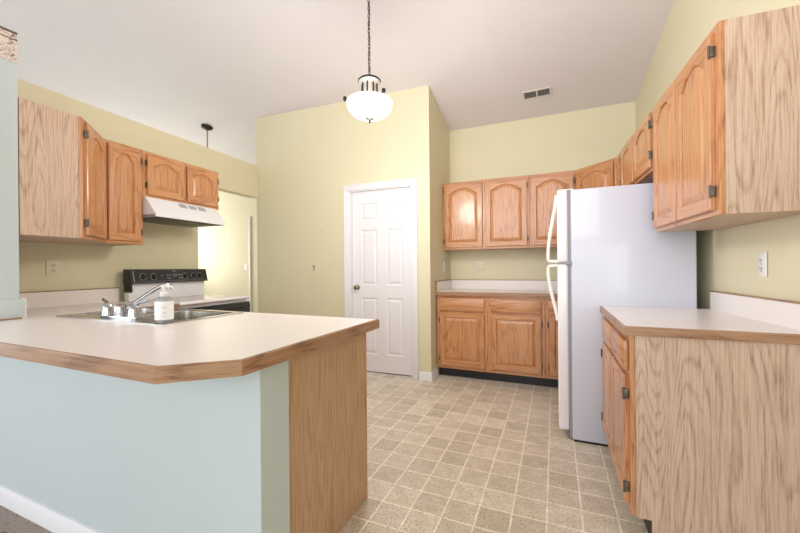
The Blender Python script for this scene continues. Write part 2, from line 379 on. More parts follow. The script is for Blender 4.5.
def panel_door(x, z, wd, h, parent, arch=0, name='door', hinge=None, s=.052, th=.019, yoff=0, mats=('oak', 'oak_x'), rail=.055, lab=None):
    """raised-panel cabinet door; local front is -y"""
    N = 24; o1 = outline(0, wd, 0, h, 0); o2 = outline(.004, wd-.004, .004, h-.004, 0)
    op = outline(s, wd-s, rail, h-rail*.8, arch); op2 = outline(s+.005, wd-s-.005, rail+.005, h-rail*.8-.005, arch)
    bm = bmesh.new(); n = len(o1)
    def ring(o, y): return [bm.verts.new((px, y, pz)) for px, pz in o]
    rs = [ring(o1, 0), ring(o1, -th+.004), ring(o2, -th), ring(op, -th), ring(op2, -th+.007), ring(op2, -th+.012)]
    for a_, b_ in zip(rs, rs[1:]):
        for i in range(n):
            f = bm.faces.new((a_[i], a_[(i+1) % n], b_[(i+1) % n], b_[i])); f.material_index = sec(i)
    bm.faces.new(rs[0][::-1])
    bmesh.ops.recalc_face_normals(bm, faces=bm.faces)
    me = bpy.data.meshes.new(name); bm.to_mesh(me); bm.free()
    for m in mats: me.materials.append(M[m])
    d = bpy.data.objects.new(name, me); COL.objects.link(d); d.parent = parent; d.location = (x, yoff, z)
    # raised panel
    bm = bmesh.new(); m0 = .005; m1 = .034
    def ring2(mm, y): return [bm.verts.new((px, y, pz)) for px, pz in outline(s+mm, wd-s-mm, rail+mm, h-rail*.8-mm, arch*(1 if mm < .01 else .95))]
    rs = [ring2(m0, -th+.011), ring2(m1-.012, -th+.0045), ring2(m1, -th+.0005)]
    for a_, b_ in zip(rs, rs[1:]):
        for i in range(n): bm.faces.new((a_[i], a_[(i+1) % n], b_[(i+1) % n], b_[i]))
    bm.faces.new(rs[-1]); bmesh.ops.recalc_face_normals(bm, faces=bm.faces)
    bmesh.ops.triangulate(bm, faces=[f for f in bm.faces if len(f.verts) > 4])
    # give the panel its back so it is solid
    back = outline(s+m0, wd-s-m0, rail+m0, h-rail*.8-m0, arch)
    me = bpy.data.meshes.new('raised_panel'); bm.to_mesh(me); bm.free(); me.materials.append(M[mats[0]])
    p = bpy.data.objects.new('raised_panel', me); COL.objects.link(p); p.parent = d
    if hinge:
        hx = -.004 if hinge == 'l' else wd+.004
        for hz in ((.075, h-.075) if h > .3 else (.05, h-.05)):
            hb = MB(); hb.box(hx-.005, hx+.005, -.0185, -.001, hz-.021, hz+.021, .002)
            hb.lathe([(.0045, -.026), (.0045, .026)], (hx, -.021, hz), 10)
            hb.build('hinge', 'brass', d)
    return d
def drawer_front(x, z, wd, h, parent, th=.019):
    b = MB(); b.box(0, wd, -th, 0, 0, h, .006, 2)
    o = b.build('drawer', 'oak_x', parent); o.location = (x, 0, z); return o

def cabinet(name, label, loc, rot, wd, h, d, doors, drawers=(), toe=0, stiles=None, group=None, cat='cabinet', side='laminate', face_rails=(), z0=0, back_l=0, back_r=0):
    """origin: bottom left front corner of the face frame; doors (x, z, w, h, arch, hinge)"""
    t = thing(name, label, cat, loc, rot, group)
    f = .019
    b = MB(); b.prism([(0, f), (wd, f), (wd, d+back_r), (0, d+back_l)], toe, h); b.build('carcass', side, t, smooth=False)
    fr = MB()
    xs = stiles or []
    for a_, b_ in [(0, .035)] + list(xs) + [(wd-.035, wd)]: fr.box(a_, b_, 0, f, toe, h, .0015, 1)
    zs = [(toe, toe+.035), (h-.04, h)] + list(face_rails)
    for a_, b_ in zs: fr.box(.034, wd-.034, .0004, f, a_, b_, .001, 1, mi=1)
    fr.build('face_frame', ['oak', 'oak_x'], t)
    if toe:
        b = MB(); b.box(0.0, wd, .075, .09, 0, toe); b.build('toe_kick', 'toe', t)
    for dd in doors: panel_door(dd[0], dd[1], dd[2], dd[3], t, dd[4], hinge=dd[5])
    for dd in drawers: drawer_front(dd[0], dd[1], dd[2], dd[3], t)
    return t

UH = .762                    # upper cabinet height
# ---- left uppers
def corner_cab(name, label, poly, face0, face1, zb, h, dw, hinge, arch=.05):
    """diagonal corner cabinet: footprint polygon world xy, door on the edge face0 -> face1 (left to right seen from the room)"""
    f0, f1 = Vector(face0), Vector(face1); L = (f1-f0).length; ang = math.atan2(f1.y-f0.y, f1.x-f0.x)
    t = thing(name, label, 'cabinet', (f0.x, f0.y, zb), ang)
    mi = Matrix.Rotation(-ang, 2)
    pl_ = [mi @ (Vector(p)-f0) for p in poly]
    # keep the carcass just behind the face frame
    pl_ = [(p.x, max(p.y, .019) if -.01 < p.y < .019 else p.y) for p in pl_]
    b = MB(); b.prism(pl_, 0, h); b.build('carcass', 'laminate', t, smooth=False)
    fr = MB(); f = .019
    for a_, b_ in ((0, .032), (L-.032, L)): fr.box(a_, b_, 0, f, 0, h, .0015, 1)
    for a_, b_ in ((0, .03), (h-.035, h)): fr.box(.03, L-.03, .0004, f, a_, b_, .001, 1, mi=1)
    fr.build('face_frame', ['oak', 'oak_x'], t)
    panel_door((L-dw)/2, .022, dw, h-.044, t, arch, hinge=hinge)
    return t, L

ZB = 1.372
corner_cab('corner_cabinet', 'oak corner wall cabinet with pale side panel at far left, diagonal door', [(-3.29, .99), (-2.68, .99), (-2.68, 1.275), (-2.985, 1.555), (-3.325, 1.555)],
           (-2.68, 1.275), (-2.985, 1.555), ZB, UH-.012, .355, 'l')
lang = PI/2 + .052
lx = Vector((math.cos(lang), math.sin(lang)))
p0 = Vector((-2.985, 1.557))
cabinet('wall_cabinet', 'narrow single-door oak wall cabinet left of the range hood', (p0.x, p0.y, ZB), lang, .268, UH-.01, .31, [(.012, .022, .232, UH-.055, .055, 'r')])
p1 = p0 + lx*.27
cabinet('wall_cabinet', 'short two-door oak wall cabinet above the white range hood', (p1.x, p1.y, 1.757), lang, .735, .367, .31,
        [(.025, .02, .32, .325, .04, 'l'), (.385, .02, .325, .325, .04, 'r')], stiles=[(.35, .38)])

# ---- back uppers (face at y = 4.012)
YF = 4.012
cabinet('wall_cabinet', 'two-door oak wall cabinet above the back counter, next to the pantry', (-1.178, YF, ZB), 0, .937, UH, .316,
        [(.022, .022, .43, UH-.05, .055, 'l'), (.485, .022, .432, UH-.05, .055, 'r')], stiles=[(.452, .485)])
cabinet('wall_cabinet', 'single-door oak wall cabinet above the back counter, left of the corner cabinet', (-.239, YF, ZB), 0, .437, UH, .316,
        [(.015, .022, .402, UH-.05, .055, 'r')])
corner_cab('corner_cabinet', 'oak corner wall cabinet above the refrigerator, in the back right corner', [(.20, YF), (.507, 3.697), (.785, 3.71), (.755, 4.325), (.20, 4.325)],
           (.20, YF), (.507, 3.697), ZB, UH, .40, 'l')
# ---- right uppers along the wall: line from (.492,3.678) to (.601,1.798)
r0 = Vector((.506, 3.692)); r1 = Vector((.601, 1.798)); rd = (r1-r0).normalized(); rang = math.atan2(rd.y, rd.x)
def rp(s): q = r0+rd*s; return q
q = rp(.002); cabinet('wall_cabinet', 'very narrow oak wall cabinet behind the refrigerator top', (q.x, q.y, ZB), rang, .228, UH, .29, [(.02, .022, .188, UH-.05, .04, None)])
q = rp(.232); cabinet('wall_cabinet', 'short two-door oak wall cabinet above the white refrigerator', (q.x, q.y, 1.757), rang, .862, UH-.385, .29,
        [(.025, .02, .385, .335, .045, 'l'), (.432, .02, .385, .335, .045, 'r')], stiles=[(.41, .432)])
q = rp(1.10); cabinet('wall_cabinet', 'tall two-door oak wall cabinet nearest on the right, pale side panel', (q.x, q.y, ZB), rang, .791, UH, .30,
        [(.018, .022, .36, UH-.05, .055, 'l'), (.392, .022, .365, UH-.05, .055, 'r')], stiles=[(.376, .394)])

# ---- back base cabinets
BY = 3.72
cabinet('base_cabinet', 'two-door oak base cabinet under the back counter beside the pantry', (-1.168, BY, 0), 0, 1.08, .875, .60,
        [(.034, .135, .47, .555, 0, 'l'), (.571, .135, .475, .555, 0, 'r')], [(.034, .715, .47, .13), (.571, .715, .475, .13)], toe=.1, stiles=[(.50, .572)], face_rails=[(.69, .715)])
cabinet('base_cabinet', 'oak base cabinet mostly hidden behind the refrigerator door', (-.086, BY, 0), 0, .79, .875, .60,
        [(.03, .135, .36, .555, 0, 'l'), (.41, .135, .36, .555, 0, 'r')], [(.03, .715, .36, .13), (.41, .715, .36, .13)], toe=.1, stiles=[(.39, .41)], face_rails=[(.69, .715)])

# ---- right base cabinet, facing the room (-x)
RX = .293
cabinet('base_cabinet', 'oak base cabinet right of the refrigerator, pale oak end panel facing forward', (RX, 2.655, 0), -PI/2, .845, .875, .585,
        [(.03, .135, .375, .555, 0, 'l'), (.43, .135, .39, .555, 0, 'r')], [(.03, .715, .375, .13), (.43, .715, .39, .13)], toe=.1, stiles=[(.405, .43)], face_rails=[(.69, .715)], back_l=-.0, back_r=.02)
bc = bpy.data.objects['base_cabinet.002']
b = MB(); b.extrude([(.075, 0), (.60, 0), (.60, .875), (.019, .875), (.019, .1), (.075, .1)], .8452, .8502, 'x'); b.build('end_panel', 'laminate', bc, smooth=False)
# ---- peninsula base cabinets (kitchen side doors, brown end panel)
t = thing('peninsula_cabinet', 'oak sink base cabinet of the peninsula with brown oak end panel', 'cabinet', (-.90, 1.62, 0), PI)
b = MB(); b.box(0.006, 1.745, .02, .608, .1, .70); b.box(0.006, .1, .02, .608, .70, .868); b.box(1.69, 1.745, .02, .608, .70, .868); b.build('carcass', 'laminate', t, smooth=False)
b = MB(); b.box(-.012, .006, .0, .611, 0, .868); b.build('end_panel', 'panel', t, smooth=False)
b = MB(); b.box(-.014, .006, -.002, .018, 0, .868, .002); b.build('corner_strip', 'oak', t)
b = MB(); b.box(.006, 1.745, .001, .02, .1, .15); b.box(.006, 1.745, .001, .02, .83, .868)
for xx in (.006, .43, .86, 1.28, 1.705): b.box(xx, xx+.04, 0, .02, .1, .868)
b.build('face_frame', 'oak', t)
b = MB(); b.box(.006, 1.745, .07, .085, 0, .1); b.build('toe_kick', 'toe', t)
for xx in (.035, .46, .885, 1.31): panel_door(xx, .135, .40, .55, t); drawer_front(xx, .71, .40, .13, t)
# ---- left corner base beside the range
t = thing('base_cabinet', 'oak base cabinet in the left corner between peninsula and range', 'cabinet', (-2.665, 1.625, 0), PI/2)
b = MB(); b.prism([(0, .02), (.195, .02), (.165, .62), (-.60, .58), (-.60, .02)], .1, .868); b.build('carcass', 'laminate', t, smooth=False)
panel_door(.02, .135, .155, .70, t, s=.04)

# ------------------------------------------------------------------ countertops
def inset_path(path, d, closed):
    out = []; n = len(path)
    for i, p in enumerate(path):
        p = Vector(p)
        a = Vector(path[i-1]) if (i > 0 or closed) else None
        c = Vector(path[(i+1) % n]) if (i < n-1 or closed) else None
        d1 = (p-a).normalized() if a is not None else None; d2 = (c-p).normalized() if c is not None else None
        if d1 is None: nn = Vector((-d2.y, d2.x)); out.append(p+nn*d); continue
        if d2 is None: nn = Vector((-d1.y, d1.x)); out.append(p+nn*d); continue
        n1 = Vector((-d1.y, d1.x)); n2 = Vector((-d2.y, d2.x)); m = (n1+n2).normalized()
        out.append(p+m*d/max(.3, m.dot(n1)))
    return out
def edge_band(path, parent, z0=.868, z1=.914, th=.010, name='wood_edge'):
    """oak edging along an open path, material on the left-hand side of the travel direction"""
    A = inset_path(path, 0, False); B = inset_path(path, .004, False); D = inset_path(path, th, False)
    bm = bmesh.new(); n = len(path)
    cols = []
    for i in range(n):
        cols.append([bm.verts.new((A[i].x, A[i].y, z0)), bm.verts.new((A[i].x, A[i].y, z1-.004)), bm.verts.new((B[i].x, B[i].y, z1)),
                     bm.verts.new((D[i].x, D[i].y, z1)), bm.verts.new((D[i].x, D[i].y, z0))])
    for a_, b_ in zip(cols, cols[1:]):
        for k in range(5): bm.faces.new((a_[k], b_[k], b_[(k+1) % 5], a_[(k+1) % 5]))
    bm.faces.new(cols[0]); bm.faces.new(cols[-1][::-1]); bmesh.ops.recalc_face_normals(bm, faces=bm.faces)
    m = MB(); m.add(bm); return m.build(name, 'oak_edge', parent, smooth=False)
def slab(outer, holes, z0, z1, name, mat, parent):
    bm = bmesh.new(); es = []
    for loop in [outer]+holes:
        vs_ = [bm.verts.new((p[0], p[1], z1)) for p in loop]
        es += [bm.edges.new((vs_[i], vs_[(i+1) % len(vs_)])) for i in range(len(vs_))]
    bmesh.ops.triangle_fill(bm, edges=es, use_beauty=True)
    g = bmesh.ops.extrude_face_region(bm, geom=list(bm.faces))
    bmesh.ops.translate(bm, vec=(0, 0, z0-z1), verts=[v for v in g['geom'] if isinstance(v, bmesh.types.BMVert)])
    bmesh.ops.recalc_face_normals(bm, faces=bm.faces)
    m = MB(); m.add(bm); return m.build(name, mat, parent, smooth=False)

t = thing('countertop', 'white laminate peninsula countertop with oak edge and clipped corner', 'countertop', (0, 0, 0))
path = [(-4.3, .62), (-.978, .62), (-.817, .762), (-.817, 1.633), (-2.65, 1.633), (-2.65, 1.866)]
edge_band(path, t)
I = inset_path(path, .0095, False)
outer = [(p.x, p.y) for p in I] + [(WL(1.82)+.002, 1.83), (WL(1.0)+.002, .99), (-2.656, .99), (-2.656, .872), (-4.3, .872)]
SX0, SX1, SY0, SY1 = -2.60, -1.68, 1.095, 1.60
slab(outer, [[(SX0+.02, SY0+.02), (SX1-.02, SY0+.02), (SX1-.02, SY1-.02), (SX0+.02, SY1-.02)]], .870, .9135, 'laminate_top', 'counter', t)
b = MB(); b.prism([(WL(1.0)+.001, 1.01), (WL(1.0)+.021, 1.01), (WL(1.82)+.021, 1.83), (WL(1.82)+.001, 1.83)], .914, 1.022)
b.prism([(WL(1.0), .987), (-2.661, .987), (-2.66, 1.006), (WL(1.0), 1.006)], .914, 1.022); b.build('backsplash', 'counter', t, smooth=False)
b = MB(); b.prism([(WL(1.0)+.001, 1.01), (WL(1.0)+.022, 1.01), (WL(1.82)+.022, 1.83), (WL(1.82)+.001, 1.83)], 1.022, 1.029); b.build('backsplash_cap', 'oak_edge', t, smooth=False)
b = MB(); b.box(-1.216, -1.212, .80, .883, .862, .868); b.box(-1.215, -1.209, .866, .883, .80, .866); b.extrude([(.82, .867), (.868, .867), (.868, .82)], -1.214, -1.2125, 'x'); b.build('bracket', 'grey_gasket', t, smooth=False)

# back counter
t = thing('countertop', 'white back countertop with splash between pantry and refrigerator', 'countertop', (0, 0, 0))
edge_band([(-1.178, 3.69), (.71, 3.69)], t, z0=.876)
slab([(-1.178, 3.6995), (.71, 3.6995), (.75, 4.328), (-1.178, 4.328)], [], .876, .9135, 'laminate_top', 'counter', t)
b = MB(); b.box(-1.158, .75, 4.308, 4.328, .9135, 1.016); b.box(-1.178, -1.158, 3.70, 4.328, .9135, 1.016); b.build('backsplash', 'counter', t, smooth=False)
b = MB(); b.box(-1.1785, -1.1575, 3.695, 3.7, .9135, 1.021); b.box(-1.158, .75, 4.306, 4.328, 1.016, 1.022); b.box(-1.1785, -1.157, 3.695, 4.31, 1.016, 1.022); b.build('backsplash_cap', 'oak_edge', t, smooth=False)

# right counter
t = thing('countertop', 'white right-hand countertop with oak edge and splash beside the refrigerator', 'countertop', (0, 0, 0))
ye = 1.793; edge_band([(.268, 2.662), (.268, ye), (WR(ye)-.004, ye)][::1], t, z0=.876)
slab([(.2775, ye+.0095), (WR(ye)-.004, ye+.0095), (WR(2.662)-.004, 2.662), (.2775, 2.662)], [], .876, .9135, 'laminate_top', 'counter', t)
b = MB(); b.prism([(WR(ye)-.024, ye+.001), (WR(ye)-.003, ye+.001), (WR(2.66)-.003, 2.66), (WR(2.66)-.024, 2.66)], .9135, 1.016); b.build('backsplash', 'counter', t, smooth=False)
b = MB(); b.prism([(WR(ye)-.026, ye), (WR(ye)-.003, ye), (WR(2.66)-.003, 2.661), (WR(2.66)-.026, 2.661)], 1.016, 1.023); b.build('backsplash_cap', 'oak_edge', t, smooth=False)

# ------------------------------------------------------------------ pantry door and casing
pa = math.atan2(PR[1]-PL[1], PR[0]-PL[0]); DW = (DX1-DX0)/math.cos(pa)
t = struct(thing('door_1', 'white six-panel pantry door, closed', 'door', (DX0, pl(DX0), 0), pa))
xm = DW/2; w1 = (.125, xm-.055); w2 = (xm+.055, DW-.125)
ZR = ((.21, .84), (.98, 1.60), (1.70, 1.90))
b = MB(); b.box(.016, DW-.016, .062, .09, .018, DZ-.014)
for a_, c_ in ((.016, w1[0]), (w1[1], w2[0]), (w2[1], DW-.016)): b.box(a_, c_, .050, .063, .018, DZ-.014)
for a_, c_ in ((.018, .21), (.84, .98), (1.60, 1.70), (1.90, DZ-.014)): b.box(w1[0], w1[1], .050, .063, a_, c_); b.box(w2[0], w2[1], .050, .063, a_, c_)
b.build('door_slab', 'white_paint', t, smooth=False)
for (x0, x1) in (w1, w2):
    for z0, z1 in ZR:
        bm = bmesh.new()
        def rg(m, yy): return [bm.verts.new(p) for p in ((x0+m, yy, z0+m), (x1-m, yy, z0+m), (x1-m, yy, z1-m), (x0+m, yy, z1-m))]
        rs = [rg(.0, .0505), rg(.012, .0605), rg(.02, .0605), rg(.04, .0515), rg(.045, .0515)]
        for a_, c_ in zip(rs, rs[1:]):
            for i in range(4): bm.faces.new((a_[i], a_[(i+1) % 4], c_[(i+1) % 4], c_[i]))
        bm.faces.new(rs[-1]); bmesh.ops.recalc_face_normals(bm, faces=bm.faces)
        g = MB(); g.add(bm); g.build('door_panel', 'white_paint', t, smooth=False)
g = MB(); g.lathe([(.028, 0), (.028, .006), (.012, .01), (.011, .03), (.02, .038), (.027, .048), (.027, .058), (.018, .066), (0, .068)], (.075, .052, .955), 24, '-y'); g.build('door_knob', 'knob_brass', t)
# jamb + casing
g = MB(); g.box(0, .014, 0, .115, 0, DZ); g.box(DW-.014, DW, 0, .115, 0, DZ); g.box(0, DW, 0, .115, DZ-.014, DZ); g.box(.014, .026, .088, .10, 0, DZ-.014); g.box(DW-.026, DW-.014, .088, .10, 0, DZ-.014)
g.build('door_jamb', 'white_paint', t)
g = MB(); g.box(.014, DW-.014, .09, .113, 0, .006); g.build('threshold', 'dark', t)
t = struct(thing('trim_4', 'white moulded casing around the pantry door', 'trim', (DX0, pl(DX0), 0), pa))
for nm, bx in (('side_casing', (-.062, .004, 0, DZ-.004)), ('side_casing', (DW-.004, DW+.062, 0, DZ-.004)), ('head_casing', (-.062, DW+.062, DZ-.004, DZ+.062))):
    g = MB(); g.box(bx[0], bx[1], -.014, 0, bx[2], bx[3], .004)
    if nm == 'side_casing':
        xo = bx[0] if bx[0] < 0 else bx[1]-.018
        g.box(xo, xo+.018, -.02, -.01, bx[2], bx[3], .004)
    else: g.box(bx[0], bx[1], -.02, -.01, bx[3]-.018, bx[3], .004); g.box(bx[0], bx[0]+.018, -.0195, -.01, bx[2], bx[3]-.01, .003); g.box(bx[1]-.018, bx[1], -.0195, -.01, bx[2], bx[3]-.01, .003)
    g.build(nm, 'white_paint', t)
# doorway trim of the hall: white door casing edge seen through the opening
b = MB(); b.box(-4.84, -4.805, 4.675, 4.70, 0, 2.08, .004); struct(b.build('trim_5', 'white_paint'), 'white casing edge on the hall wall through the doorway', 'trim')

# ------------------------------------------------------------------ refrigerator
t = thing('refrigerator', 'white top-freezer refrigerator with curved handles, standing by the right wall', 'refrigerator', (.09, 3.395, 0), -PI/2)
FW, FD, FH = .73, .688, 1.685     # local x: 0 (far) .. FW (near), y depth
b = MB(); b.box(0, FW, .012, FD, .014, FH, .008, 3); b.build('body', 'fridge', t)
b = MB(); b.box(.01, FW-.01, .02, FD-.02, 0, .02); b.build('base', 'dark', t)
b = MB(); b.box(.008, FW-.008, -.006, .013, .075, FH-.004); b.build('gasket', 'grey_gasket', t)
b = MB(); b.box(.0, FW, -.072, -.006, 1.198, FH+.008, .014, 4); b.build('freezer_door', 'enamel', t)
b = MB(); b.box(.0, FW, -.072, -.006, .07, 1.186, .014, 4); b.build('fridge_door', 'enamel', t)
b = MB(); b.box(FW-.06, FW-.006, -.05, .012, 1.186, 1.198, .002); b.box(FW-.03, FW+.004, -.022, .016, 1.18, 1.204, .003); b.build('hinge_bracket', 'grey_gasket', t)
b = MB(); b.box(FW-.07, FW-.004, -.03, .03, FH-.002, FH+.006, .002); b.build('top_hinge_cover', 'handle_white', t)
b = MB(); b.box(.02, FW-.02, -.004, .012, .02, .07); b.build('kick_grille', 'grey_gasket', t)
hx = FW-.05
def arc(z0, z1, zflat_end):
    pts = []
    for i in range(17):
        u = i/16
        # bulges out towards the end nearest the freezer/fridge split
        y = -.074-.058*math.sin(PI/2*u)**1.35
        pts.append((hx, y, z0+(z1-z0)*u))
    pts.append((hx, -.126, z1+(.014 if z1 > z0 else -.014)*1.0))
    pts.append((hx, -.072, z1+(.018 if z1 > z0 else -.018)))
    return pts
b = MB(); b.tube(arc(1.66, 1.222, 0), .011, 10); b.build('freezer_handle', 'handle_white', t)
b = MB(); b.tube(arc(.80, 1.160, 0), .011, 10); b.build('fridge_handle', 'handle_white', t)

# ------------------------------------------------------------------ range
ra = PI/2 + .052
t = thing('range', 'white freestanding range with black back panel and oven door', 'range', (-2.655, 1.878, 0), ra)
RW = .73
b = MB(); b.box(0, RW, .03, .632, .0, .895, .004); b.build('body', 'enamel', t)
b = MB(); b.box(-.0, RW, -.008, .60, .893, .918, .008, 3); b.build('cooktop', 'enamel', t)
b = MB(); b.box(.01, RW-.01, -.018, .028, .20, .865, .008); b.build('oven_door', 'black_gloss', t)
b = MB(); b.tube([(.06, -.055, .83), (RW-.06, -.055, .83)], .011); b.box(.06, .085, -.06, -.015, .82, .84, .003); b.box(RW-.085, RW-.06, -.06, -.015, .82, .84, .003); b.build('oven_handle', 'black', t)
b = MB(); b.box(.01, RW-.01, -.012, .028, .03, .185, .006); b.build('storage_drawer', 'enamel', t)
b = MB(); b.prism([(x, y) for x, y in [(.03, .03), (RW-.03, .03), (RW-.03, .555), (.03, .555)]], .9182, .9205); gt = b.build('glass_top', 'glass_top', t, smooth=False)
for (cx_, cy_, r_) in ((.2, .17, .10), (.2, .43, .075), (.54, .17, .075), (.54, .43, .10)):
    b = MB(); b.lathe([(r_, .9204), (r_, .9212), (r_-.006, .9212), (r_-.006, .9204)], (cx_, cy_, 0), 36); b.build('burner_ring', 'grey_gasket', gt)
b = MB(); b.box(0, RW, .575, .632, .9, 1.075, .004); b.build('back_riser', 'enamel', t)
b = MB(); b.box(-.003, .018, .555, .632, .985, 1.08, .003); b.build('black_side_trim', 'black', t)
# tilted control panel
b = MB(); b.extrude([(.535, 1.058), (.632, 1.058), (.632, 1.178), (.575, 1.178), (.562, 1.172)], -.006, RW+.006, 'x')
cp = b.build('control_panel', 'black_gloss', t, smooth=False)
nrm = Vector((0, -(1.172-1.058), -(.535-.562))).normalized(); nrm = Vector((0, -.973, .23))
def onp(u, v): # u along x, v 0..1 up the face
    return Vector((u, .535+.027*v, 1.058+.114*v))
for u in (.10, .19, .49, .585, .65):
    b = MB(); p = onp(u, .48) + nrm*.0005
    b.lathe([(.026, 0), (.026, .004), (.018, .006), (.0165, .02), (.013, .023), (0, .023)], p, 24, nrm); b.build('knob', 'black', cp)
    b = MB(); b.tube([tuple(p+nrm*.001+Vector((.029*math.cos(a_), 0, 0))+Vector((0, .23, .973))*.029*math.sin(a_)) for a_ in [k*2*PI/24 for k in range(24)]], .0011, 4, closed=True); b.build('dial_ring', 'print', cp)
def plaque(u0, u1, v0, v1, name, mat, parent, lift=.0012):
    bm = bmesh.new(); c = [onp(u0, v0), onp(u1, v0), onp(u1, v1), onp(u0, v1)]
    lo = [bm.verts.new(p) for p in c]; hi = [bm.verts.new(p+nrm*lift) for p in c]
    bm.faces.new(lo[::-1]); bm.faces.new(hi)
    for i in range(4): bm.faces.new((lo[i], lo[(i+1) % 4], hi[(i+1) % 4], hi[i]))
    bmesh.ops.recalc_face_normals(bm, faces=bm.faces); m = MB(); m.add(bm); return m.build(name, mat, parent, smooth=False)
plaque(.365, .415, .42, .68, 'clock_display', 'display', cp)
for u in (.315, .335, .43, .45): plaque(u, u+.008, .3, .36, 'panel_print', 'print', cp); plaque(u, u+.008, .55, .61, 'panel_print', 'print', cp)
plaque(.37, .41, .88, .91, 'panel_print', 'print', cp); plaque(.262, .268, .5, .56, 'indicator', 'print', cp); plaque(.555, .56, .5, .56, 'indicator', 'print', cp)
plaque(.02, .024, .1, .92, 'panel_print', 'print', cp); plaque(.02, .735, .12, .135, 'panel_print', 'grey_gasket', cp)

# ------------------------------------------------------------------ range hood
hp = p0 + lx*.272
t = thing('range_hood', 'white under-cabinet range hood above the range', 'range hood', (hp.x, hp.y, 1.592), lang)
HW = .68
b = MB(); b.extrude([(-.14, .0), (-.14, .022), (-.02, .163), (.31, .163), (.31, .0), (.29, .0), (.29, .02), (-.13, .02), (-.13, .0)], 0, HW, 'x'); b.build('shell', 'enamel', t, smooth=False)
b = MB(); b.box(.004, HW-.004, -.134, .30, -.001, .02, .001); b.build('underside_pan', 'grey_gasket', t, smooth=False)
b = MB(); b.box(.04, .42, -.12, .25, -.007, .005, .002); b.build('filter', 'filter', t)
b = MB(); b.box(.44, .66, -.11, .20, -.004, .005, .002); b.build('lamp_lens', 'filter', t)
sl = Vector((0, .12, .141)).normalized(); ns = Vector((0, -sl.z, sl.y))
def onh(u, v): return Vector((u, -.14+.12*v, .022+.141*v))
for k in range(3):
    u0 = .27+k*.095
    for j in range(4):
        v0 = .66+j*.065
        bm = bmesh.new(); c = [onh(u0, v0), onh(u0+.075, v0), onh(u0+.075, v0+.045), onh(u0, v0+.045)]
        bm.faces.new([bm.verts.new(p+ns*.0012) for p in c]); lo = bm.verts[:]
        g2 = bmesh.ops.extrude_face_region(bm, geom=list(bm.faces)); bmesh.ops.translate(bm, vec=-ns*.001, verts=[v for v in g2['geom'] if isinstance(v, bmesh.types.BMVert)])
        m = MB(); m.add(bm); m.build('vent_slot', 'grey_gasket', t, smooth=False)
for u in (.61, .655): 
    b = MB(); p = onh(u, .82); b.lathe([(.009, 0), (.009, .005), (0, .006)], p, 14, ns); b.build('switch', 'plate_white', t)

# ------------------------------------------------------------------ sink
t = thing('sink', 'double-bowl stainless steel sink set into the peninsula countertop', 'sink', (SX0, SY0, .9135))
SW, SD = SX1-SX0, SY1-SY0
B1 = (.035, .425, .115, SD-.035); B2 = (.46, SW-.035, .115, SD-.035)
def rrect(x0, x1, y0, y1, r, n=5):
    pts = []
    for cx_, cy_, a0 in ((x1-r, y0+r, -90), (x1-r, y1-r, 0), (x0+r, y1-r, 90), (x0+r, y0+r, 180)):
        for k in range(n+1): a_ = R(a0+90*k/n); pts.append((cx_+r*math.cos(a_), cy_+r*math.sin(a_)))
    return pts
slab(rrect(0, SW, 0, SD, .03), [rrect(*B1, .05), rrect(*B2, .05)], .0005, .005, 'rim', 'steel', t)
for B in (B1, B2):
    bm = bmesh.new(); rs = []
    for m_, z in ((0, .004), (.004, 0), (.012, -.14), (.05, -.175)):
        rs.append([bm.verts.new((x, y, z)) for x, y in rrect(B[0]+m_, B[1]-m_, B[2]+m_, B[3]-m_, .05)])
    # outer skin
    for m_, z in ((.048, -.178), (.009, -.142), (.001, -.002)):
        rs.append([bm.verts.new((x, y, z)) for x, y in rrect(B[0]+m_, B[1]-m_, B[2]+m_, B[3]-m_, .05)])
    n = len(rs[0])
    for i_, (a_, c_) in enumerate(zip(rs, rs[1:])):
        if i_ == 3: bm.faces.new(a_); bm.faces.new(c_[::-1]); continue
        for i in range(n): bm.faces.new((a_[i], a_[(i+1) % n], c_[(i+1) % n], c_[i]))
    for i in range(n): bm.faces.new((rs[-1][i], rs[-1][(i+1) % n], rs[0][(i+1) % n], rs[0][i]))
    m = MB(); m.add(bm); bo = m.build('basin', 'steel', t)
    m = MB(); m.lathe([(.042, 0), (.04, .003), (.03, .001), (0, .001)], ((B[0]+B[1])/2, (B[2]+B[3])/2, -.175), 24); m.build('drain', 'chrome', bo)

# ------------------------------------------------------------------ faucet
t = thing('faucet', 'chrome two-handle faucet with long swivel spout on the sink', 'faucet', (-2.105, 1.165, .919))
b = MB(); b.prism([(x, y) for x, y in rrect(-.155, .155, -.028, .028, .027, 6)], 0, .012, bev=.004); b.build('base_plate', 'chrome', t)
b = MB(); b.lathe([(.03, .01), (.029, .03), (.03, .058), (.026, .068), (.012, .074), (0, .075)], (0, 0, 0), 24); b.build('spout_base', 'chrome', t)
pts = []
P0, P1, P2, P3 = Vector((.012, .01, .04)), Vector((.06, .09, .11)), Vector((.09, .13, .165)), Vector((.125, .17, .172))
for i in range(17):
    u = i/16; pts.append(P0*(1-u)**3+P1*3*u*(1-u)**2+P2*3*u*u*(1-u)+P3*u**3)
b = MB(); b.tube(pts, [.0125-.003*i/16 for i in range(17)], 14); b.lathe([(.012, -.028), (.013, -.02), (.012, .006), (0, .01)], P3+Vector((.004, .004, 0)), 16); b.build('spout', 'chrome', t)
for sx in (-1, 1):
    b = MB(); b.lathe([(.029, .01), (.028, .02), (.024, .05), (.02, .068), (.01, .078), (0, .08)], (.112*sx, 0, 0), 24)
    d = Vector((-.055, .01, .022)) if sx < 0 else Vector((.055, .02, .026))
    q0 = Vector((.112*sx, 0, .066)); b.tube([q0, q0+d*.5+Vector((0, 0, .006)), q0+d, q0+d*1.25+Vector((0, 0, .001))], [.010, .008, .0075, .006], 10)
    b.build('handle', 'chrome', t)

